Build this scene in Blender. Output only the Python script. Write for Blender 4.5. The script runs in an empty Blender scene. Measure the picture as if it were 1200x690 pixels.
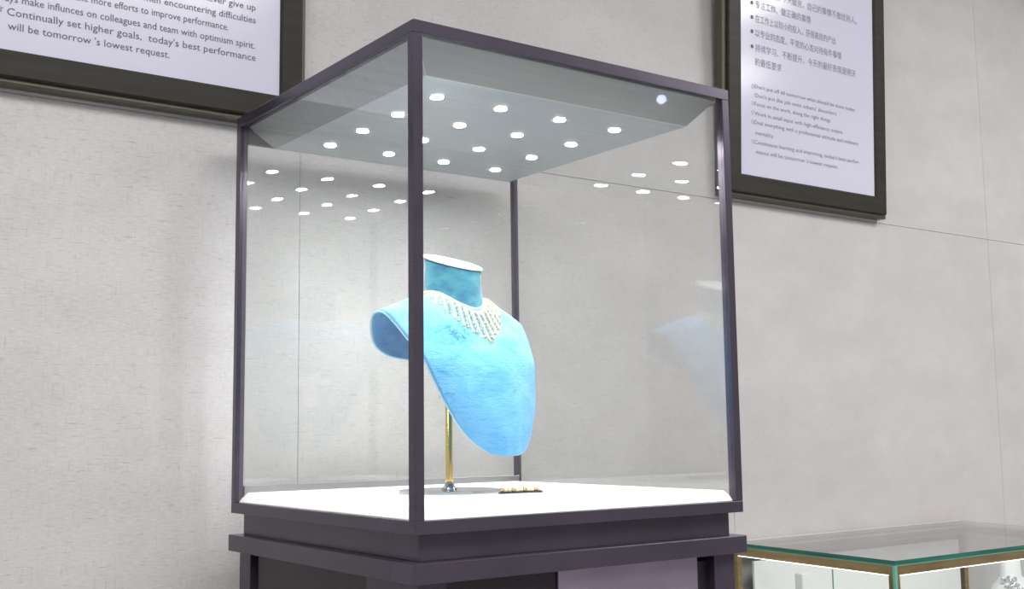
import bpy, bmesh, math, random
from mathutils import Vector, Matrix
from mathutils.bvhtree import BVHTree
random.seed(7)
sc = bpy.context.scene
C = sc.collection
PI = math.pi

# ------------------------------------------------------------------ camera
F_PX, PITCH, ROLL, YAW = 1358.18, .1182, -.0131, .6252
CAM = Vector((-.7944, -1.3247, 1.1326))
fw = Vector((math.sin(YAW)*math.cos(PITCH), math.cos(YAW)*math.cos(PITCH), math.sin(PITCH)))
rt = Vector((math.cos(YAW), -math.sin(YAW), 0)); up = rt.cross(fw)
r2 = rt*math.cos(ROLL) + up*math.sin(ROLL); u2 = -rt*math.sin(ROLL) + up*math.cos(ROLL)
cd = bpy.data.cameras.new('camera'); cam = bpy.data.objects.new('camera', cd); C.objects.link(cam)
m = Matrix((r2, u2, -fw)).transposed().to_4x4(); m.translation = CAM
cam.matrix_world = m
cd.sensor_width = 36; cd.lens = F_PX/1200*36; cd.clip_start = .02
sc.camera = cam

# ------------------------------------------------------------------ world, room lamps, exposure
w = bpy.data.worlds.new('world'); sc.world = w; w.use_nodes = True
w.node_tree.nodes['Background'].inputs[0].default_value = (.85, .87, 1, 1)
w.node_tree.nodes['Background'].inputs[1].default_value = .25
sc.view_settings.view_transform = 'Standard'; sc.view_settings.look = 'None'
sc.view_settings.exposure = 0; sc.view_settings.gamma = 1
sc.view_settings.use_curve_mapping = False
def area(loc, sx, sy, e, col=(1, .982, .985), rot=(0, 0, 0)):
    l = bpy.data.lights.new('ceiling_lamp_light', 'AREA'); l.shape = 'RECTANGLE'; l.size = sx; l.size_y = sy
    l.energy = e; l.color = col
    o = bpy.data.objects.new('ceiling_lamp_light', l); C.objects.link(o); o.location = loc; o.rotation_euler = rot
    return o
ROOM_E = 36
for lx, ly, k in ((-1.6, -1.0, .95), (.4, -1.5, 1.1), (2.6, -1.0, 1.0), (-1.2, -2.3, .6), (3.6, -2.1, 1.2)):
    area((lx, ly, 2.93), 1.2, .6, ROOM_E*k)
LED = 300
BEAM = 1.6

# ------------------------------------------------------------------ materials
def mat(name, base=(.8, .8, .8), rough=.5, metal=0, emit=None, es=0, sheen=0, spec=.5, coat=0):
    m = bpy.data.materials.new(name); m.use_nodes = True
    b = m.node_tree.nodes['Principled BSDF']; i = b.inputs
    i['Base Color'].default_value = (*base, 1); i['Roughness'].default_value = rough; i['Metallic'].default_value = metal
    i['Specular IOR Level'].default_value = spec
    if emit: i['Emission Color'].default_value = (*emit, 1); i['Emission Strength'].default_value = es
    if sheen: i['Sheen Weight'].default_value = sheen; i['Sheen Roughness'].default_value = .4
    if coat: i['Coat Weight'].default_value = coat; i['Coat Roughness'].default_value = .1
    return m
class NT:
    def __init__(s, m): s.t = m.node_tree; s.b = s.t.nodes['Principled BSDF']
    def n(s, typ, ins=None, **kw):
        x = s.t.nodes.new(typ)
        for k, v in kw.items(): setattr(x, k, v)
        for k, v in (ins or {}).items():
            if isinstance(v, bpy.types.NodeSocket): s.t.links.new(v, x.inputs[k])
            else: x.inputs[k].default_value = v
        return x
    def link(s, a, b): s.t.links.new(a, b)
def noise_tint(m, c1, c2, scale=(8, 8, 8), detail=4, lo=.35, hi=.65, bump=0, bdist=.002, rough=None):
    t = NT(m); co = t.n('ShaderNodeTexCoord')
    mp = t.n('ShaderNodeMapping', {'Vector': co.outputs['Object'], 'Scale': scale})
    nz = t.n('ShaderNodeTexNoise', {'Vector': mp.outputs[0], 'Scale': 1.0, 'Detail': detail, 'Roughness': .6})
    r = t.n('ShaderNodeMapRange', {0: nz.outputs['Fac'], 1: lo, 2: hi})
    mx = t.n('ShaderNodeMix', {'Factor': r.outputs[0], 6: (*c1, 1), 7: (*c2, 1)}, data_type='RGBA')
    t.link(mx.outputs[2], t.b.inputs['Base Color'])
    if bump:
        b = t.n('ShaderNodeBump', {'Height': nz.outputs['Fac'], 'Strength': bump, 'Distance': bdist}); t.link(b.outputs[0], t.b.inputs['Normal'])
    if rough:
        rr = t.n('ShaderNodeMapRange', {0: nz.outputs['Fac'], 3: rough[0], 4: rough[1]}); t.link(rr.outputs[0], t.b.inputs['Roughness'])
    return m

def linen():
    m = mat('linen_wall_covering', (.55, .53, .51), .85, spec=.2); t = NT(m)
    co = t.n('ShaderNodeTexCoord')
    def streak(scale, lo, hi, det=3):
        mp = t.n('ShaderNodeMapping', {'Vector': co.outputs['Object'], 'Scale': scale})
        n = t.n('ShaderNodeTexNoise', {'Vector': mp.outputs[0], 'Scale': 1.0, 'Detail': det, 'Roughness': .65})
        return t.n('ShaderNodeMapRange', {0: n.outputs['Fac'], 1: lo, 2: hi}).outputs[0]
    h = streak((34, 34, 330), .60, .74); v = streak((260, 260, 30), .57, .72); soft = streak((5, 5, 9), .3, .7, 5)
    fib = streak((70, 70, 420), .42, .62, 4)
    # the weave shows more on the left of the wall
    sp = t.n('ShaderNodeSeparateXYZ', {0: co.outputs['Object']})
    wt = t.n('ShaderNodeMapRange', {0: sp.outputs[0], 1: .3, 2: 1.6, 3: 1.0, 4: .25}).outputs[0]
    c0 = t.n('ShaderNodeMix', {'Factor': soft, 6: (.470, .455, .460, 1), 7: (.545, .530, .536, 1)}, data_type='RGBA')
    f1 = t.n('ShaderNodeMath', {0: h, 1: wt}, operation='MULTIPLY'); f1b = t.n('ShaderNodeMath', {0: f1.outputs[0], 1: .8}, operation='MULTIPLY')
    c1 = t.n('ShaderNodeMix', {'Factor': f1b.outputs[0], 6: c0.outputs[2], 7: (.30, .255, .21, 1)}, data_type='RGBA')
    f2 = t.n('ShaderNodeMath', {0: v, 1: wt}, operation='MULTIPLY'); f2b = t.n('ShaderNodeMath', {0: f2.outputs[0], 1: .6}, operation='MULTIPLY')
    c2 = t.n('ShaderNodeMix', {'Factor': f2b.outputs[0], 6: c1.outputs[2], 7: (.34, .32, .29, 1)}, data_type='RGBA')
    f3 = t.n('ShaderNodeMath', {0: fib, 1: wt}, operation='MULTIPLY'); f3b = t.n('ShaderNodeMath', {0: f3.outputs[0], 1: .30}, operation='MULTIPLY')
    c3 = t.n('ShaderNodeMix', {'Factor': f3b.outputs[0], 6: c2.outputs[2], 7: (.70, .69, .66, 1)}, data_type='RGBA')
    t.link(c3.outputs[2], t.b.inputs['Base Color'])
    b = t.n('ShaderNodeBump', {'Height': h, 'Strength': .15, 'Distance': .0006}); t.link(b.outputs[0], t.b.inputs['Normal'])
    return m

def glass(name, tint=(.986, .994, .990), f0=.042, k=1.0):
    # thin architectural glass: clear transmission plus Schlick reflection on either face
    m = bpy.data.materials.new(name); m.use_nodes = True; t = m.node_tree; t.nodes.clear()
    out = t.nodes.new('ShaderNodeOutputMaterial'); mix = t.nodes.new('ShaderNodeMixShader')
    tr = t.nodes.new('ShaderNodeBsdfTransparent'); tr.inputs[0].default_value = (*tint, 1)
    gl = t.nodes.new('ShaderNodeBsdfGlossy'); gl.inputs['Roughness'].default_value = 0.0
    lw = t.nodes.new('ShaderNodeLayerWeight'); lw.inputs[0].default_value = .5
    p = t.nodes.new('ShaderNodeMath'); p.operation = 'POWER'; p.inputs[1].default_value = 5
    q = t.nodes.new('ShaderNodeMath'); q.operation = 'MULTIPLY_ADD'; q.inputs[1].default_value = (1-f0)*k; q.inputs[2].default_value = f0
    L = t.links.new
    L(lw.outputs['Facing'], p.inputs[0]); L(p.outputs[0], q.inputs[0]); L(q.outputs[0], mix.inputs[0])
    L(tr.outputs[0], mix.inputs[1]); L(gl.outputs[0], mix.inputs[2]); L(mix.outputs[0], out.inputs[0])
    return m

M = {}
M['wall'] = linen()
M['wall_plain'] = noise_tint(mat('plain_wall_paint', (.5, .49, .48), .8), (.46, .45, .44), (.54, .53, .52), (3, 3, 3))
M['gap'] = mat('wall_joint', (.40, .39, .38), .9)
M['ceiling'] = noise_tint(mat('ceiling_paint'), (.72, .72, .72), (.78, .78, .78), (2, 2, 2))
M['floor'] = noise_tint(mat('floor_tile', (.35, .34, .33), .3), (.30, .29, .28), (.40, .39, .37), (4, 4, 4))
M['lamp'] = mat('lamp_diffuser', (.9, .9, .9), .5, emit=(1, .98, .96), es=3)
M['metal'] = noise_tint(mat('violet_grey_metal', (.06, .05, .07), .27, .45, spec=.6), (.058, .048, .072), (.070, .058, .086), (9, 9, 9), 3)
M['metal_dark'] = noise_tint(mat('dark_grey_metal', (.055, .05, .06), .36, .6), (.030, .027, .034), (.038, .034, .042), (9, 9, 9), 3)
M['metal_panel'] = noise_tint(mat('pale_violet_panel', (.25, .21, .29), .3, .8), (.30, .25, .35), (.40, .34, .45), (5, 5, 5), 3)
M['tray'] = noise_tint(mat('brushed_grey_ceiling_tray', (.33, .36, .36), .4, .35), (.37, .385, .395), (.42, .435, .445), (3, 160, 3), 3)
M['tray_edge'] = mat('tray_folded_edge', (.6, .66, .64), .3, .4)
M['ring'] = mat('downlight_ring', (.28, .28, .29), .3, .8)
M['led'] = mat('led_lens', (1, 1, 1), .4, emit=(1, .99, .965), es=LED)
M['strip'] = mat('led_strip_diffuser', (.9, .9, .9), .5, emit=(.95, .98, 1), es=2.5)
M['spot'] = mat('spotlight_lens', (.9, .9, .9), .4, emit=(.62, .66, 1), es=14)
M['board'] = noise_tint(mat('white_velvet_board', (.86, .86, .85), .9, sheen=.2), (.84, .84, .83), (.88, .88, .875), (60, 60, 60))
M['glass'] = glass('clear_glass')
M['glass_shelf'] = glass('green_tinted_glass', (.972, .988, .982))
M['glass_edge'] = noise_tint(mat('green_glass_edge', (.02, .22, .16), .12, spec=.5), (.004, .06, .045), (.015, .17, .125), (3, 3, 260), 2, .4, .6)
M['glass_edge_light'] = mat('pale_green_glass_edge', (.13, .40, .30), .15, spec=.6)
M['brass'] = noise_tint(mat('brushed_brass', (.38, .25, .09), .3, .9), (.36, .23, .08), (.48, .32, .12), (10, 10, 80), 3)
M['gold'] = mat('polished_gold', (.95, .70, .25), .22, 1)
M['chrome'] = mat('polished_steel', (.62, .62, .64), .12, 1)
M['frame'] = noise_tint(mat('black_olive_frame', (.03, .028, .022), .45, spec=.2), (.020, .019, .014), (.030, .028, .021), (4, 4, 60))
M['frame_edge'] = mat('bronze_grey_frame_lip', (.09, .085, .065), .4, .4)
M['screen'] = mat('backlit_sheet', (.42, .42, .49), .15, emit=(.80, .79, 1.0), es=.21)
M['ink'] = mat('grey_printing_ink', (.07, .07, .085), .5)
M['ink_soft'] = mat('faint_printing_ink', (.20, .20, .24), .5)
M['white'] = mat('white_lacquer', (.85, .85, .85), .4)
M['black'] = mat('black_rubber', (.02, .02, .02), .6)
M['pearl'] = mat('pearl', (.84, .74, .52), .25, .1, spec=.6)
M['gold_bead'] = mat('pale_gold_bead', (.62, .44, .20), .22, .9)
M['crystal'] = mat('clear_crystal', (.9, .92, .95), .05, .8)

def velvet():
    m = mat('blue_velvet', (.1, .4, .7), .85, sheen=.2, spec=.15); t = NT(m)
    co = t.n('ShaderNodeTexCoord')
    mp = t.n('ShaderNodeMapping', {'Vector': co.outputs['Object'], 'Scale': (14, 14, 20), 'Rotation': (.3, .6, 0)})
    n1 = t.n('ShaderNodeTexNoise', {'Vector': mp.outputs[0], 'Scale': 1.0, 'Detail': 5, 'Roughness': .65, 'Distortion': .8})
    mp2 = t.n('ShaderNodeMapping', {'Vector': co.outputs['Object'], 'Scale': (60, 60, 190), 'Rotation': (.2, .35, .5)})
    n2 = t.n('ShaderNodeTexNoise', {'Vector': mp2.outputs[0], 'Scale': 1.0, 'Detail': 3, 'Roughness': .7, 'Distortion': 1.2})
    a = t.n('ShaderNodeMapRange', {0: n1.outputs['Fac'], 1: .35, 2: .68}); b = t.n('ShaderNodeMapRange', {0: n2.outputs['Fac'], 1: .58, 2: .70})
    c0 = t.n('ShaderNodeMix', {'Factor': a.outputs[0], 6: (.075, .32, .63, 1), 7: (.18, .45, .70, 1)}, data_type='RGBA')
    f = t.n('ShaderNodeMath', {0: b.outputs[0], 1: .6}, operation='MULTIPLY')
    c1 = t.n('ShaderNodeMix', {'Factor': f.outputs[0], 6: c0.outputs[2], 7: (.03, .20, .36, 1)}, data_type='RGBA')
    # brushed pile: a rubbed patch below the collar
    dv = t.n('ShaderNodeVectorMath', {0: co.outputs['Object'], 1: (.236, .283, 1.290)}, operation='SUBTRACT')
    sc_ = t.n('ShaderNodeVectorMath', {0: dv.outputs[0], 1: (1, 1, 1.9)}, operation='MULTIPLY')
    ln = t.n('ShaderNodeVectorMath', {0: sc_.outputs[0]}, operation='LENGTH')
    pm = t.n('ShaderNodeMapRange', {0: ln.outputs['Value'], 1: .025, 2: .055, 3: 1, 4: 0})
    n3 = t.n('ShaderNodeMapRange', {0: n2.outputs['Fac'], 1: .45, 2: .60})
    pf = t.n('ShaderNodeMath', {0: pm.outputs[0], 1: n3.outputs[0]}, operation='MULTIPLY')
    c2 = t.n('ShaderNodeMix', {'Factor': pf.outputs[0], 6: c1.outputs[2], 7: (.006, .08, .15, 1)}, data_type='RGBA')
    t.link(c2.outputs[2], t.b.inputs['Base Color'])
    bm_ = t.n('ShaderNodeBump', {'Height': n2.outputs['Fac'], 'Strength': .5, 'Distance': .0025}); t.link(bm_.outputs[0], t.b.inputs['Normal'])
    return m
M['velvet'] = velvet()
M['velvet_neck'] = noise_tint(mat('shaded_teal_velvet', (.05, .27, .35), .85, sheen=.3, spec=.15), (.018, .11, .20), (.075, .28, .33), (24, 24, 34), 5, .38, .66, .3, .0015)  # bust velvet darkened: shade of the upright neck put into its colour
M['piping'] = mat('pale_blue_piping', (.45, .72, .90), .7, sheen=.3)
M['cap'] = mat('white_satin_cap', (.82, .90, .93), .6)

# ------------------------------------------------------------------ helpers
def obj(name, bm, material, parent=None, bevel=0, smooth=False, seg=2):
    me = bpy.data.meshes.new(name)
    bmesh.ops.recalc_face_normals(bm, faces=bm.faces[:])
    bm.to_mesh(me); bm.free()
    for mm in (material if isinstance(material, (list, tuple)) else [material]): me.materials.append(mm)
    o = bpy.data.objects.new(name, me); C.objects.link(o)
    if parent: o.parent = parent
    if smooth:
        for p in me.polygons: p.use_smooth = True
    if bevel:
        b = o.modifiers.new('bevel', 'BEVEL'); b.width = bevel; b.segments = seg; b.limit_method = 'ANGLE'; b.angle_limit = .6
    return o
def empty(name, label, cat, loc=(0, 0, 0), rot=(0, 0, 0), group=None):
    o = bpy.data.objects.new(name, None); C.objects.link(o); o.location = loc; o.rotation_euler = rot
    o['label'] = label; o['category'] = cat; o.empty_display_size = .05
    if group: o['group'] = group
    return o
def tag(o, label, cat, group=None):
    o['label'] = label; o['category'] = cat
    if group: o['group'] = group
    return o
def struct(name, bm, m, **k):
    o = obj(name, bm, m, **k); o['kind'] = 'structure'; return o
def bx(bm, x0, x1, y0, y1, z0, z1, mi=0):
    v = [bm.verts.new(p) for p in ((x0, y0, z0), (x1, y0, z0), (x1, y1, z0), (x0, y1, z0), (x0, y0, z1), (x1, y0, z1), (x1, y1, z1), (x0, y1, z1))]
    for f in ((0, 3, 2, 1), (4, 5, 6, 7), (0, 1, 5, 4), (1, 2, 6, 5), (2, 3, 7, 6), (3, 0, 4, 7)):
        bm.faces.new([v[i] for i in f]).material_index = mi
    return bm
def box(*a): return bx(bmesh.new(), *a)
def prism(bm, pts, z0, z1):
    a = [bm.verts.new((x, y, z0)) for x, y in pts]; b = [bm.verts.new((x, y, z1)) for x, y in pts]; n = len(pts)
    bm.faces.new(a[::-1]); bm.faces.new(b)
    for i in range(n): bm.faces.new((a[i], a[(i+1) % n], b[(i+1) % n], b[i]))
    return bm
def hexa(bm, lo, hi):
    a = [bm.verts.new(p) for p in lo]; b = [bm.verts.new(p) for p in hi]; n = len(lo)
    bm.faces.new(a[::-1]); bm.faces.new(b)
    for i in range(n): bm.faces.new((a[i], a[(i+1) % n], b[(i+1) % n], b[i]))
    return bm
def lathe(bm, prof, loc=(0, 0, 0), n=32):
    rings = []
    for r, z in prof:
        rings.append([bm.verts.new((loc[0]+r*math.cos(2*PI*k/n), loc[1]+r*math.sin(2*PI*k/n), loc[2]+z)) for k in range(n)])
    for a, b in zip(rings, rings[1:]):
        for k in range(n): bm.faces.new((a[k], a[(k+1) % n], b[(k+1) % n], b[k]))
    bm.faces.new(rings[0][::-1]); bm.faces.new(rings[-1])
    return bm
def ball(bm, p, r, seg=10, ring=6):
    bmesh.ops.create_uvsphere(bm, u_segments=seg, v_segments=ring, radius=r, matrix=Matrix.Translation(p))
def tube(bm, pts, r, n=8, closed=False):
    pts = [Vector(p) for p in pts]; rings = []; N = len(pts); ref = Vector((.31, .17, .93))
    for i, p in enumerate(pts):
        if closed: d = pts[(i+1) % N]-pts[i-1]
        else: d = pts[min(i+1, N-1)]-pts[max(i-1, 0)]
        d.normalize(); a = d.cross(ref).normalized(); b = d.cross(a)
        rings.append([bm.verts.new(p+a*r*math.cos(2*PI*k/n)+b*r*math.sin(2*PI*k/n)) for k in range(n)])
    for i in range(N if closed else N-1):
        A, B = rings[i], rings[(i+1) % N]
        for k in range(n): bm.faces.new((A[k], A[(k+1) % n], B[(k+1) % n], B[k]))
    if not closed: bm.faces.new(rings[0][::-1]); bm.faces.new(rings[-1])
    return bm

# ------------------------------------------------------------------ room
RX0, RX1, RY0, YW, RH = -3.2, 5.0, -5.0, .70, 3.0
seams = [RX0, -2.1675, -1.0015, .1645, 1.3305, 2.4965, 3.6625, RX1]; zs = [0, 1.7092, RH]
bm = bmesh.new(); g = .0006
for a, b in zip(seams, seams[1:]):
    for c, d in zip(zs, zs[1:]): bx(bm, a+(g if a > RX0 else 0), b-(g if b < RX1 else 0), YW, YW+.018, c+(g if c else 0), d-(g if d < RH else 0))
bx(bm, RX0, RX1, YW+.016, YW+.12, 0, RH, 1)
struct('wall_back', bm, [M['wall'], M['gap']])
struct('wall_left', box(RX0-.12, RX0, RY0, YW+.12, 0, RH), M['wall_plain'])
struct('wall_right', box(RX1, RX1+.12, RY0, YW+.12, 0, RH), M['wall_plain'])
struct('wall_front', box(RX0-.12, RX1+.12, RY0-.12, RY0, 0, RH), M['ceiling'])
struct('floor', box(RX0-.12, RX1+.12, RY0-.12, YW+.12, -.1, 0), M['floor'])
struct('ceiling', box(RX0-.12, RX1+.12, RY0-.12, YW+.12, RH, RH+.1), M['ceiling'])

# ------------------------------------------------------------------ display showcase
W = .6168; ZB, ZT = 1.0, 1.70; PW = .0155
case = empty('display_showcase', 'tall square glass showcase on a dark violet metal pedestal, rows of downlights in its lid', 'showcase', (W/2, W/2, 0))
def cpart(name, bm, m, parent=None, **k):
    o = obj(name, bm, m, parent or case, **k)
    if not parent: o.location = (-W/2, -W/2, 0)
    return o
# pedestal
i = .012
cpart('pedestal_core', box(i+.014, W-i-.014, i+.014, W-i-.014, .10, .925), M['metal_dark'])
cpart('kick_base', box(.03, W-.03, .03, W-.03, 0, .10), M['metal_dark'], bevel=.002)
for (px, py) in ((i, i), (W-i-.045, i), (i, W-i-.045), (W-i-.045, W-i-.045)):
    cpart('pedestal_post', box(px, px+.045, py, py+.045, .10, .936), M['metal'], bevel=.0012)
cpart('front_dark_panel', box(i+.045, .246, i+.006, i+.0145, .12, .9355), M['metal_dark'], bevel=.001)
cpart('front_violet_panel', box(.247, .524, i+.002, i+.0145, .12, .9355), M['metal_panel'], bevel=.001)
cpart('side_panel', box(i+.006, i+.0145, .16, W-i-.045-.02, .12, .9355), M['metal_dark'], bevel=.001)
cpart('side_panel', box(i+.003, i+.0145, i+.045, .158, .12, .9355), M['metal'], bevel=.001)
cpart('side_panel', box(W-i-.0145, W-i-.006, i+.045, W-i-.045, .12, .925), M['metal_dark'], bevel=.001)
cpart('back_panel', box(i+.045, W-i-.045, W-i-.0145, W-i-.006, .12, .925), M['metal_dark'], bevel=.001)
cpart('pedestal_ledge', box(-.003, W+.003, -.003, W+.003, .936, .9635), M['metal'], bevel=.0012)
cpart('recessed_band', box(.0165, W-.0165, .0165, W-.0165, .9635, 1.0), M['metal'], bevel=.001)
# bottom frame: four mitred rails and the carrying tray
def rail(side, z0, z1, wd, t=0.0):
    a, b = 0, W; c, d = wd, W-wd
    q = {'front': ((a, a), (b, a), (d, c), (c, c)), 'right': ((b, a), (b, b), (d, d), (d, c)),
         'back': ((b, b), (a, b), (c, d), (d, d)), 'left': ((a, b), (a, a), (c, c), (c, d))}[side]
    return prism(bmesh.new(), q, z0, z1)
for s in ('front', 'right', 'back', 'left'):
    cpart('bottom_rail', rail(s, ZB, 1.018, .020), M['metal'], bevel=.0008)
for s in ('front', 'right', 'back', 'left'):
    cpart('top_rail', rail(s, 1.682, ZT, PW), M['metal'], bevel=.0008)
cpart('frame_bottom_sheet', box(.019, W-.019, .019, W-.019, 1.0, 1.010), M['metal_dark'])
# white display board with bevelled rim
j, k2 = .0075, .021
cpart('display_board', hexa(bmesh.new(), [(j+.012, j+.012, 1.008), (W-j-.012, j+.012, 1.008), (W-j-.012, W-j-.012, 1.008), (j+.012, W-j-.012, 1.008)],
      [(k2, k2, 1.034), (W-k2, k2, 1.034), (W-k2, W-k2, 1.034), (k2, W-k2, 1.034)]), M['board'])
bm = hexa(bmesh.new(), [(j, j, 1.018), (W-j, j, 1.018), (W-j, W-j, 1.018), (j, W-j, 1.018)],
      [(k2, k2, 1.0345), (W-k2, k2, 1.0345), (W-k2, W-k2, 1.0345), (k2, W-k2, 1.0345)])
cpart('board_cover', bm, M['board'], bevel=.0015)
# corner posts
for n_, (px, py, pw) in enumerate(((0, 0, PW), (W-PW, 0, PW), (0, W-PW, PW), (W-.0115, W-.0115, .0115))):
    cpart('corner_post', box(px, px+pw, py, py+pw, 1.018, 1.682), M['metal'], bevel=.0009)
# glass panes
e = .004; gt = .005
for q in ((PW, W-PW, e, e+gt), (PW, W-PW, W-e-gt, W-e)):
    cpart('glass_pane', box(q[0], q[1], q[2], q[3], 1.018, 1.682), M['glass'])
for q in ((e, e+gt), (W-e-gt, W-e)):
    cpart('glass_pane', box(q[0], q[1], PW, W-PW, 1.018, 1.682), M['glass'])
cpart('rear_sill', box(PW, W-.0115, W-PW-.004, W-.0105, 1.016, 1.046), M['ring'], bevel=.0008)
cpart('rear_skirt', box(PW, W-PW, W-PW-.006, W-.0105, 1.652, 1.684), M['metal_dark'])
# lid
cpart('lid_plate', box(.012, W-.012, .012, W-.012, 1.688, 1.7005), M['metal_dark'], bevel=.001)
bm = bmesh.new(); zi, zp = 1.683, 1.641; a, b, c, d = .0155, W-.0155, .051, W-.0515
O4 = [bm.verts.new(p) for p in ((a, a, zi), (b, a, zi), (b, b, zi), (a, b, zi))]
I4 = [bm.verts.new(p) for p in ((c, c, zp), (d, c, zp), (d, d, zp), (c, d, zp))]
T4 = [bm.verts.new(p) for p in ((a, a, 1.6875), (b, a, 1.6875), (b, b, 1.6875), (a, b, 1.6875))]
for n_ in range(4):
    bm.faces.new((O4[n_], O4[(n_+1) % 4], I4[(n_+1) % 4], I4[n_])); bm.faces.new((O4[n_], T4[n_], T4[(n_+1) % 4], O4[(n_+1) % 4]))
bm.faces.new(I4); bm.faces.new(T4[::-1])
tray = cpart('ceiling_tray', bm, M['tray'])
bm = tube(bmesh.new(), [(c, c, zp), (d, c, zp)], .0009); bm = tube(bm, [(c, c, zp), (a+.002, a+.002, zi-.001)], .0008)
o = obj('folded_edge', bm, M['tray_edge'], tray)
def downlight():
    bm = bmesh.new(); n = 24
    prof = [(.0095, -.0003), (.0122, -.0016), (.0130, 0.0)]
    rings = [[bm.verts.new((r*math.cos(2*PI*k/n), r*math.sin(2*PI*k/n), z)) for k in range(n)] for r, z in prof]
    for A, B in zip(rings, rings[1:]):
        for k in range(n): bm.faces.new((A[k], A[(k+1) % n], B[(k+1) % n], B[k]))
    r = obj('downlight', bm, M['ring'], case, smooth=True)
    bm = lathe(bmesh.new(), [(.0098, 0), (.0092, -.0016)], n=24)
    ld = bpy.data.lights.new('downlight_beam', 'SPOT'); ld.energy = BEAM; ld.color = (1, .99, .965)
    ld.spot_size = math.radians(112); ld.spot_blend = .75; ld.shadow_soft_size = .007
    lo = bpy.data.objects.new('downlight_beam', ld); C.objects.link(lo); lo.parent = r; lo.location = (0, 0, -.010)
    return r, obj('lens', bm, M['led'], r), lo
d0, l0, b0 = downlight()
first = True
for gx in range(4):
    for gy in range(4):
        r = d0 if first else d0.copy()
        if not first:
            C.objects.link(r); l = l0.copy(); C.objects.link(l); l.parent = r; l = b0.copy(); C.objects.link(l); l.parent = r
        first = False
        r.location = (.121+.1185*gx-W/2, .132+.1182*gy-W/2, zp-.0002)

# ------------------------------------------------------------------ velvet necklace bust
BO = Vector((.282, .340, 1.0)); ba = .2
G = Vector((math.sin(ba), -math.cos(ba), 0)); Lr = Vector((-math.cos(ba), -math.sin(ba), 0))
PX, PY, DZ = .275, .345, 1.0345
def B(u, f, z): return BO + Lr*u + G*f + Vector((0, 0, z))
bust = empty('necklace_bust', 'light blue velvet necklace bust on a slim gold pole inside the glass case', 'display bust', (PX, PY, DZ))
def bpart(name, bm, m, parent=None, **k):
    o = obj(name, bm, m, parent or bust, **k)
    if not parent: o.location = (-PX, -PY, -DZ)
    return o
rows = [
    (0.004, 0.1300, 0.0965, 0.1310, 0.0965), (0.034, 0.1240, 0.0995, 0.1370, 0.0978), (0.060, 0.1140, 0.1135, 0.1385, 0.1065), (0.084, 0.1010, 0.1407, 0.1385, 0.1275),
    (0.107, 0.0887, 0.1826, 0.1290, 0.1662), (0.122, 0.0754, 0.2233, 0.1160, 0.2082), (0.132, 0.0650, 0.2530, 0.1030, 0.2452),
    (0.146, 0.0419, 0.2850, 0.0850, 0.2799), (0.155, 0.0235, 0.3090, 0.0660, 0.3120), (0.162, 0.0046, 0.3270, 0.0470, 0.3431),
    (0.163, -0.0174, 0.3265, 0.0150, 0.3680), (0.158, -0.0300, 0.3070, -0.0300, 0.3700), (0.142, -0.0400, 0.2790, -0.0600, 0.3443),
    (0.105, -0.0500, 0.2634, -0.0700, 0.3000), (0.050, -0.0650, 0.2590, -0.0750, 0.2650), (0.012, -0.075, .258, -.076, .258)]
def cat(P, t):
    n = len(P)-1; x = t*n; i = min(int(x), n-1); u = x-i
    p = [P[max(i-1, 0)], P[i], P[i+1], P[min(i+2, n)]]
    return [.5*(2*b+(c-a)*u+(2*a-5*b+4*c-d)*u*u+(3*b-a-3*c+d)*u**3) for a, b, c, d in zip(*p)]
NV, NU = 84, 40
grid = []
for iv in range(NV+1):
    hw, fe, ze, fc, zc = cat(rows, iv/NV); line = []
    for iu in range(NU+1):
        s = -1+2*iu/NU; q = s*s
        line.append(B(s*hw, fc*(1-q)+fe*q, zc*(1-q)+ze*q))
    grid.append(line)
bm = bmesh.new(); V = [[bm.verts.new(p) for p in ln] for ln in grid]
for a_, b_ in zip(V, V[1:]):
    for k in range(NU): bm.faces.new((a_[k], a_[k+1], b_[k+1], b_[k]))
bm.normal_update(); bvh = BVHTree.FromBMesh(bm)
shell = bpart('shoulder_shell', bm, M['velvet'], smooth=True)
so = shell.modifiers.new('solid', 'SOLIDIFY'); so.thickness = .0045; so.offset = 0
edge = [grid[i][0] for i in range(NV+1)] + grid[NV][1:-1] + [grid[i][NU] for i in range(NV, -1, -1)] + grid[0][-2:0:-1]
bpart('piping', tube(bmesh.new(), edge, .0018, 8, True), M['piping'], smooth=True)
# neck: tube from below the shell to a forward-leaning cut
NR = .0488; n = 56
tilt = math.tan(.33); zn = .4225
bm = bmesh.new(); rings = []
for kk in range(9):
    t = kk/8; ring = []
    for k in range(n):
        a_ = 2*PI*k/n; cu, cf = math.cos(a_), math.sin(a_)
        zt = zn-.001-cf*NR*tilt
        hit = bvh.ray_cast(B(cu*NR, cf*NR, .8), Vector((0, 0, -1)))[0]
        zb = (hit.z-1.0 if hit else .33)-.004
        fl = NR+.004*(1-t)**3*1.2
        ring.append(bm.verts.new(B(cu*fl, cf*fl, zb+(zt-zb)*t)))
    rings.append(ring)
for A, B_ in zip(rings, rings[1:]):
    for k in range(n): bm.faces.new((A[k], A[(k+1) % n], B_[(k+1) % n], B_[k]))
bm.faces.new(rings[-1])
bpart('neck', bm, M['velvet_neck'], smooth=False)
for p in bpy.data.objects['neck'].data.polygons: p.use_smooth = len(p.vertices) == 4
bm = bmesh.new(); prev = None
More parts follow.
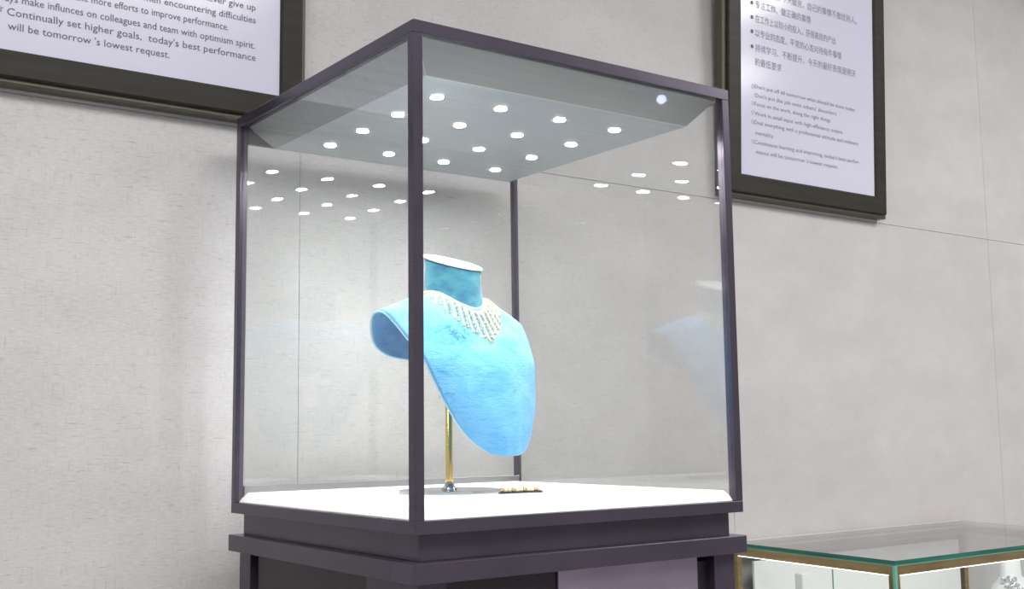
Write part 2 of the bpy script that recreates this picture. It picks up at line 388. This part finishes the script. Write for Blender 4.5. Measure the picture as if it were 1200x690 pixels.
for r_, h_ in ((NR+.0016, 0.0), (NR+.0026, .0014), (NR+.0016, .0032), (NR*.9, .0046), (NR*.5, .0052), (.002, .0054)):
    ring = [bm.verts.new(B(math.cos(2*PI*k/n)*r_, math.sin(2*PI*k/n)*r_, zn+h_-math.sin(2*PI*k/n)*r_*tilt)) for k in range(n)]
    if prev:
        for k in range(n): bm.faces.new((prev[k], prev[(k+1) % n], ring[(k+1) % n], ring[k]))
    else: bm.faces.new(ring[::-1])
    prev = ring
bm.faces.new(prev)
bpart('neck_cap', bm, M['cap'], smooth=True)
# pole, socket, base
bpart('pole', lathe(bmesh.new(), [(.0068, .004), (.0062, .02), (.0062, .295)], (PX, PY, DZ), 24), M['gold'], smooth=True)
bpart('pole_collar', lathe(bmesh.new(), [(.013, .003), (.013, .0065), (.009, .009), (.008, .014)], (PX, PY, DZ), 28), M['chrome'], smooth=True)
bpart('base_plate', lathe(bmesh.new(), [(.083, 0), (.085, .0008), (.085, .0028), (.084, .0035), (.006, .0038)], (PX, PY, DZ), 64), M['chrome'])
bm = box(PX-.014, PX+.014, PY-.012, PY+.012, 1.19, 1.262)
bpart('white_socket', bm, M['white'], bevel=.002)
bm = bmesh.new(); tube(bm, [(PX, PY, 1.25), (PX, PY, 1.372)], .006, 12); bx(bm, PX-.03, PX+.045, PY-.004, PY+.004, 1.235, 1.247)
bpart('inner_bracket', bm, M['white'])

# ------------------------------------------------------------------ fringe necklace
def surf(u, f):
    h = bvh.ray_cast(B(u, f, .8), Vector((0, 0, -1)))
    return (h[0], h[1] if h[1].z > 0 else -h[1]) if h[0] else (None, None)
neck = empty('fringe_necklace', 'gold and pearl collar necklace with a beaded fringe around the blue bust', 'necklace', B(0, .05, .345))
nl = Vector(neck.location)
def npart(name, bm, m): 
    o = obj(name, bm, m, neck, smooth=True); o.location = -nl; return o
bm = bmesh.new(); N = 92
for row, (rr, hh, br) in enumerate(((NR+.0034, .0042, .0019), (NR+.0062, .0020, .0019))):
    for k in range(N):
        a_ = 2*PI*(k+.5*row)/N; p, nn = surf(math.cos(a_)*rr, math.sin(a_)*rr)
        if p: ball(bm, p+Vector((0, 0, hh)), br, 8, 5)
npart('collar_chain', bm, M['pearl'])
NS = 31; tip_pts = []
for k in range(NS):
    th = (k-(NS-1)/2)/((NS-1)/2); ang = PI/2 + th*1.62
    c_ = abs(th); Ls = .052*(1-c_)**.9*.42+.030 - .009*c_
    u_, f_ = math.cos(ang)*(NR+.0065), math.sin(ang)*(NR+.0065)
    d_ = Vector((math.cos(ang)*.75, math.sin(ang)+.35)); d_.normalize()
    bm = bmesh.new(); dist = 0; last, nn = surf(u_, f_); nb = 0; pts = []
    if not last: continue
    while dist < Ls:
        u_ += d_.x*.0006; f_ += d_.y*.0006; p, nn = surf(u_, f_)
        if not p: break
        dist += (p-last).length; last = p
        if dist > nb*.0040: nb += 1; pts.append(p+nn*.0040)
    for q_, p in enumerate(pts): ball(bm, p, .0021 if q_ % 2 else .0014, 7, 5)
    if pts: ball(bm, pts[-1]+Vector((0, 0, -.0020)), .0027, 8, 6)
    if pts: npart('fringe_strand', bm, M['pearl'] if k % 2 else M['gold_bead'])
    if pts: tip_pts.append(pts)
bm = bmesh.new()
mid = tip_pts[len(tip_pts)//2]
for a_ in range(14):
    t = a_/13*PI; p0 = mid[-1]
    ball(bm, p0 + Lr*(.006*math.cos(t)) + Vector((0, 0, -.001-.0065*math.sin(t))) + G*(.0035+.002*math.sin(t)), .0012, 7, 5)
npart('centre_drop', bm, M['gold_bead'])

# ------------------------------------------------------------------ bracelet lying on the board
A0 = Vector((.290, .219, 1.0345)); A1 = Vector((.365, .206, 1.0345))
bang = math.atan2(A1.y-A0.y, A1.x-A0.x); bl = (A1-A0).length
br = empty('pearl_bracelet', 'small pearl and gold bracelet lying flat on the white board right of the pole', 'bracelet', (A0+A1)/2, (0, 0, bang))
obj('bracelet_bar', bx(bmesh.new(), -bl/2, bl/2, -.005, .005, 0, .0030), M['metal_dark'], br, bevel=.001)
for k in range(11):
    bm = bmesh.new(); ball(bm, Vector((0, 0, 0)), .0039, 12, 8)
    o = obj('nugget', bm, M['pearl'] if k % 3 else M['gold_bead'], br, smooth=True)
    o.location = (-bl/2+.004+k*(bl-.008)/10, random.uniform(-.001, .001), .0058); o.scale = (1, .9, .8+.3*random.random())

# ------------------------------------------------------------------ framed notices
FONT = None
def textline(s, x0, x1, z, size, m, parent, y=-.0006, ox=0, oz=0, minw=None):
    cu = bpy.data.curves.new('text_line', 'FONT'); cu.body = s; cu.size = size; cu.resolution_u = 2
    o = bpy.data.objects.new('text_tmp', cu); C.objects.link(o)
    bpy.context.view_layer.update()
    me = bpy.data.meshes.new_from_object(o.evaluated_get(bpy.context.evaluated_depsgraph_get()))
    bpy.data.objects.remove(o)
    xs = [v.co.x for v in me.vertices]
    if not xs: return
    a, b = min(xs), max(xs); k = (x1-x0)/(b-a)
    for v in me.vertices:
        X, Y = v.co.x, v.co.y
        v.co = (x0+(X-a)*k-ox, y, z+Y-oz)
    me.materials.clear(); me.materials.append(m)
    t = bpy.data.objects.new('text_line', me); C.objects.link(t); t.parent = parent
    return t
def notice(label, cx, zb, w, h, lean, bor):
    t = empty('framed_notice', label, 'picture', (cx, .66, zb), (math.radians(lean), 0, 0))
    hw = w/2
    def frame_prof(x0, x1, z0, z1, prof, mt, name):
        bm = bmesh.new(); R = []
        for ins, y in prof:
            R.append([bm.verts.new(p) for p in ((x0+ins, y, z0+ins), (x1-ins, y, z0+ins), (x1-ins, y, z1-ins), (x0+ins, y, z1-ins))])
        n = len(R)
        for i_ in range(n):
            A, Bq = R[i_], R[(i_+1) % n]
            for k in range(4): bm.faces.new((A[k], A[(k+1) % 4], Bq[(k+1) % 4], Bq[k]))
        return obj(name, bm, mt, t)
    frame_prof(-hw, hw, 0, h, [(.0, .038), (.0, .014), (.004, .010), (.010, .010), (.010, .038)], M['frame_edge'], 'frame_lip')
    frame_prof(-hw, hw, 0, h, [(.0102, .036), (.0102, .004), (.013, 0), (bor-.004, 0), (bor, .004), (bor, .036)], M['frame'], 'frame')
    obj('backlit_sheet', box(-hw+bor-.002, hw-bor+.002, .006, .034, bor-.002, h-bor+.002), M['screen'], t)
    return t
Lc = (-.419-.058+.160)/2
L = notice('framed white backlit notice at the upper left with large grey English text', Lc, 1.715, .637, .90, 0, .0565)
def LT(s, x0, x1, z, size=.0185): textline(s, x0, x1, z, size, M['ink'], L, y=.0052, ox=Lc)
LT('will be tomorrow \'s lowest request.', -.3819, -.109, .0918)
LT('\u2606', -.4035, -.3895, .1195, .016)
LT('Continually set higher goals,  today\'s best performance', -.3842, .055, .1160)
LT('Always make influnces on colleagues and team with optimism spirit.', -.416, .053, .1395)
LT('difficulties and make more efforts to improve performance.', -.3842, .0004, .1650)
LT('\u2606 Be brave and stay optimistic when encountering difficulties', -.4035, .054, .1890)
LT('Keep confident and passionate all the time, never give up', -.3842, .0536, .2135)
Rc = (1.300+1.9525)/2
R = notice('framed white backlit notice at the upper right with small Chinese and English lines', Rc, 1.715, .6525, .90, 2.5, .0580)
def RT(s, x0, x1, z, size=.0155, m=None): textline(s, x0, x1, z, size, m or M['ink_soft'], R, y=.0052, ox=Rc)
CN = .0225
RT('今天的工作今天做完，自己的事情不推给别人。', 1.4135, 1.8254, .537, CN)
RT('专注工作、做正确的事情', 1.4139, 1.6305, .5005, CN); RT('在工作上以较小的投入，获得高效的产出', 1.4136, 1.7324, .4625, CN)
RT('以专业的态度、平常的心态对待每件事情', 1.4133, 1.7571, .4245, CN); RT('持续学习、不断提升，今天的最好表现是明天', 1.4130, 1.8189, .3850, CN)
RT('的最低要求', 1.4128, 1.5134, .3480, CN)
for z in (.5055, .4675, .4300, .3905):
    bm = bmesh.new(); bmesh.ops.create_circle(bm, cap_ends=True, segments=16, radius=.0052, matrix=Matrix.Translation((1.4010-Rc, .0052, z+.004))@Matrix.Rotation(PI/2, 4, 'X'))
    obj('bullet_mark', bm, M['ink'], R)
for s, x0, x1, z in (('\u25C7', 1.397, 1.4065, .2870), ("Don't put off till tomorrow what should be done today.", 1.4092, 1.8134, .2895),
                     ("Don't put the job onto others' shoulders.", 1.4110, 1.7365, .2665), ('\u25C7', 1.397, 1.4065, .2440),
                     ('Focus on the work, doing the right things.', 1.4087, 1.7110, .2440), ('\u25C7', 1.397, 1.4065, .2195),
                     ('Work in small input with high-efficiency output.', 1.4087, 1.7608, .2190), ('\u25C7', 1.397, 1.4065, .1955),
                     ('Deal everything with a professional attitude and ordinary', 1.4085, 1.8263, .1960), ('mentality.', 1.4115, 1.4821, .1690),
                     ('\u25C7', 1.397, 1.4065, .1440), ("Continuous learning and improving, today's best perfor-", 1.4081, 1.8290, .1445),
                     ("mance will be tomorrow 's lowest request.", 1.4143, 1.7375, .1200)):
    RT(s, x0, x1, z-.003, .0150)

# ------------------------------------------------------------------ low glass counter beside the showcase
ZC = .863
c_fl, c_fr, c_br, c_bl = (1.235, .172), (2.150, .172), (2.250, .689), (1.292, .689)
ctr = empty('glass_counter', 'low brass-framed glass jewellery counter with green glass edges at the lower right', 'display counter', (1.74, .43, 0))
def kpart(name, bm, m, parent=None, **k):
    o = obj(name, bm, m, parent or ctr, **k)
    if not parent: o.location = (-1.74, -.43, 0)
    return o
def inset(poly, d):
    cx = sum(p[0] for p in poly)/4; n = len(poly); out = []
    for i_ in range(n):
        p0, p1, p2 = Vector(poly[i_-1]), Vector(poly[i_]), Vector(poly[(i_+1) % n])
        e1 = (p1-p0).normalized(); e2 = (p2-p1).normalized(); n1 = Vector((-e1.y, e1.x)); n2 = Vector((-e2.y, e2.x))
        bis = (n1+n2); q = p1 + bis*(d/(bis.dot(n1)))
        out.append((q.x, q.y))
    return out
Pq = [c_fl, c_fr, c_br, c_bl]
# top sheet: clear faces with solid green polished edges
bm = prism(bmesh.new(), Pq, ZC-.0095, ZC)
top = kpart('glass_top', bm, [M['glass_shelf'], M['glass_edge'], M['glass']])
for p in top.data.polygons: p.material_index = 0 if abs(p.normal.z) > .5 else (2 if p.normal.y > .5 or p.normal.x > .5 else 1)
kpart('back_edge_highlight', tube(bmesh.new(), [(*c_bl, ZC-.001), (*c_br, ZC-.001), (*c_fr, ZC-.001)], .0013), M['white'])  # thin white tube painting the highlight along the far glass edges
def ring_part(name, P0, d0, d1, z0, z1, m, sides=(0, 1, 2, 3), bevel=0):
    A = inset(P0, d0) if d0 else P0; Bi = inset(P0, d1)
    for s in sides:
        q = [A[s], A[(s+1) % 4], Bi[(s+1) % 4], Bi[s]]
        kpart(name, prism(bmesh.new(), q, z0, z1), m, bevel=bevel)
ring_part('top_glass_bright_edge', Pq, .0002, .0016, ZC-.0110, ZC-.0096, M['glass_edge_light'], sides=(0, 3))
ring_part('brass_rail', Pq, .008, .024, ZC-.031, ZC-.0112, M['brass'], bevel=.0008)
for z0, z1 in ((.40, .42),): ring_part('brass_rail', Pq, .008, .024, z0, z1, M['brass'], bevel=.0008)
I1 = inset(Pq, .0085); I2 = inset(Pq, .024)
for s in range(4):
    cx_, cy_ = I1[s]; dx, dy = I2[s]
    kpart('brass_post', box(min(cx_, dx), max(cx_, dx), min(cy_, dy), max(cy_, dy), .42, ZC-.031), M['brass'], bevel=.0008)
Gq = inset(Pq, .001); Gi = inset(Pq, .0065)
for s in range(4):
    q = [Gq[s], Gq[(s+1) % 4], Gi[(s+1) % 4], Gi[s]]
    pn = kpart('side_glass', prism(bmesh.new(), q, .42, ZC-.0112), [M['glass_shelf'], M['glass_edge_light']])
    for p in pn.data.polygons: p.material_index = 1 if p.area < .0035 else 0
for s in range(4):
    x_, y_ = inset(Pq, .0035)[s]
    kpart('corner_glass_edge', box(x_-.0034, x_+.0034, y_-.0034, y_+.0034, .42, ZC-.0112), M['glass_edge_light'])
Kq = inset(Pq, .004)
kpart('cabinet_base', prism(bmesh.new(), Kq, .06, .40), M['white'], bevel=.002)
kpart('toe_kick', prism(bmesh.new(), inset(Pq, .04), 0, .06), M['metal_dark'])
kpart('added_lightening_panel', prism(bmesh.new(), [(1.345, .655), (2.185, .655), (2.185, .661), (1.345, .661)], .43, .815), M['white'])  # white panel added to lighten the counter's dark inside
kpart('display_floor', prism(bmesh.new(), inset(Pq, .025), .402, .43), M['board'])
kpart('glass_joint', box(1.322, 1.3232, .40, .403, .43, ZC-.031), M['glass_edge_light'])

ring_part('led_strip', Pq, 0.0115, .0205, ZC-.0332, ZC-.0311, M['strip'], sides=(0, 3))
# things inside the counter
FL = .43
blk = empty('necklace_stand', 'white block necklace stand inside the glass counter behind its left pane', 'display stand', (1.405, .56, FL))
obj('block', bx(bmesh.new(), -.035, .035, -.03, .03, 0, .320), M['white'], blk, bevel=.004)
obj('neck_piece', bx(bmesh.new(), -.013, .013, -.012, .012, .320, .362), M['white'], blk, bevel=.003)
bu = empty('white_jewellery_bust', 'white bust wearing a sparkling crystal necklace inside the glass counter, far right', 'display bust', (2.02, .40, FL))
bm = lathe(bmesh.new(), [(.05, 0), (.05, .01), (.012, .02), (.012, .12), (.05, .15), (.085, .21), (.09, .25), (.06, .30), (.035, .32), (.033, .36), (.02, .365)], n=36)
o = obj('torso', bm, M['white'], bu, smooth=True); o.scale = (1, .6, 1)
tiara = empty('crystal_necklace', 'sparkling clear crystal necklace on the white bust in the glass counter', 'necklace', (2.02, .40, FL+.30))
random.seed(3)
bm = bmesh.new()
for k in range(90):
    a_ = PI+PI*random.random(); zz = random.random(); rr = .045+.05*zz
    bmesh.ops.create_icosphere(bm, subdivisions=1, radius=random.uniform(.003, .006), matrix=Matrix.Translation((rr*math.cos(a_), (rr*.62)*math.sin(a_)-.004, .02-.075*zz)))
obj('crystals', bm, M['crystal'], tiara)

# ------------------------------------------------------------------ ceiling lamps (the lit panels of the room)
lamp0 = None
for (lx, ly, lab) in ((-1.6, -1.0, 'left'), (.4, -1.5, 'middle'), (2.6, -1.0, 'right'), (-1.2, -2.3, 'rear left'), (3.6, -2.1, 'rear right')):
    bm = bmesh.new(); bx(bm, -.62, .62, -.32, .32, .02, .06)
    fr = obj('ceiling_lamp', bm, M['white']); fr.location = (lx, ly, 2.94)
    tag(fr, 'flat white rectangular ceiling lamp out of view, ' + lab, 'ceiling lamp')
    obj('diffuser', box(-.6, .6, -.3, .3, .012, .02), M['lamp'], fr)

sp = empty('ceiling_spotlight', 'small cool white spotlight hanging from the ceiling behind the viewer', 'spotlight', (3.35, -3.03, RH))
obj('stem', lathe(bmesh.new(), [(.03, 0), (.03, -.01), (.008, -.012), (.008, -.06)], n=20), M['white'], sp)
hd = obj('head', lathe(bmesh.new(), [(.03, -.09), (.038, -.08), (.04, 0), (.03, .06)], n=28), M['white'], sp)
hd.location = (0, 0, -.13); hd.rotation_euler = (Vector((-2.9, 3.0, -1.2)).to_track_quat('-Z', 'Y')).to_euler()
ln = obj('spot_lens', lathe(bmesh.new(), [(.024, -.0905), (.020, -.096)], n=28), M['spot'], hd)
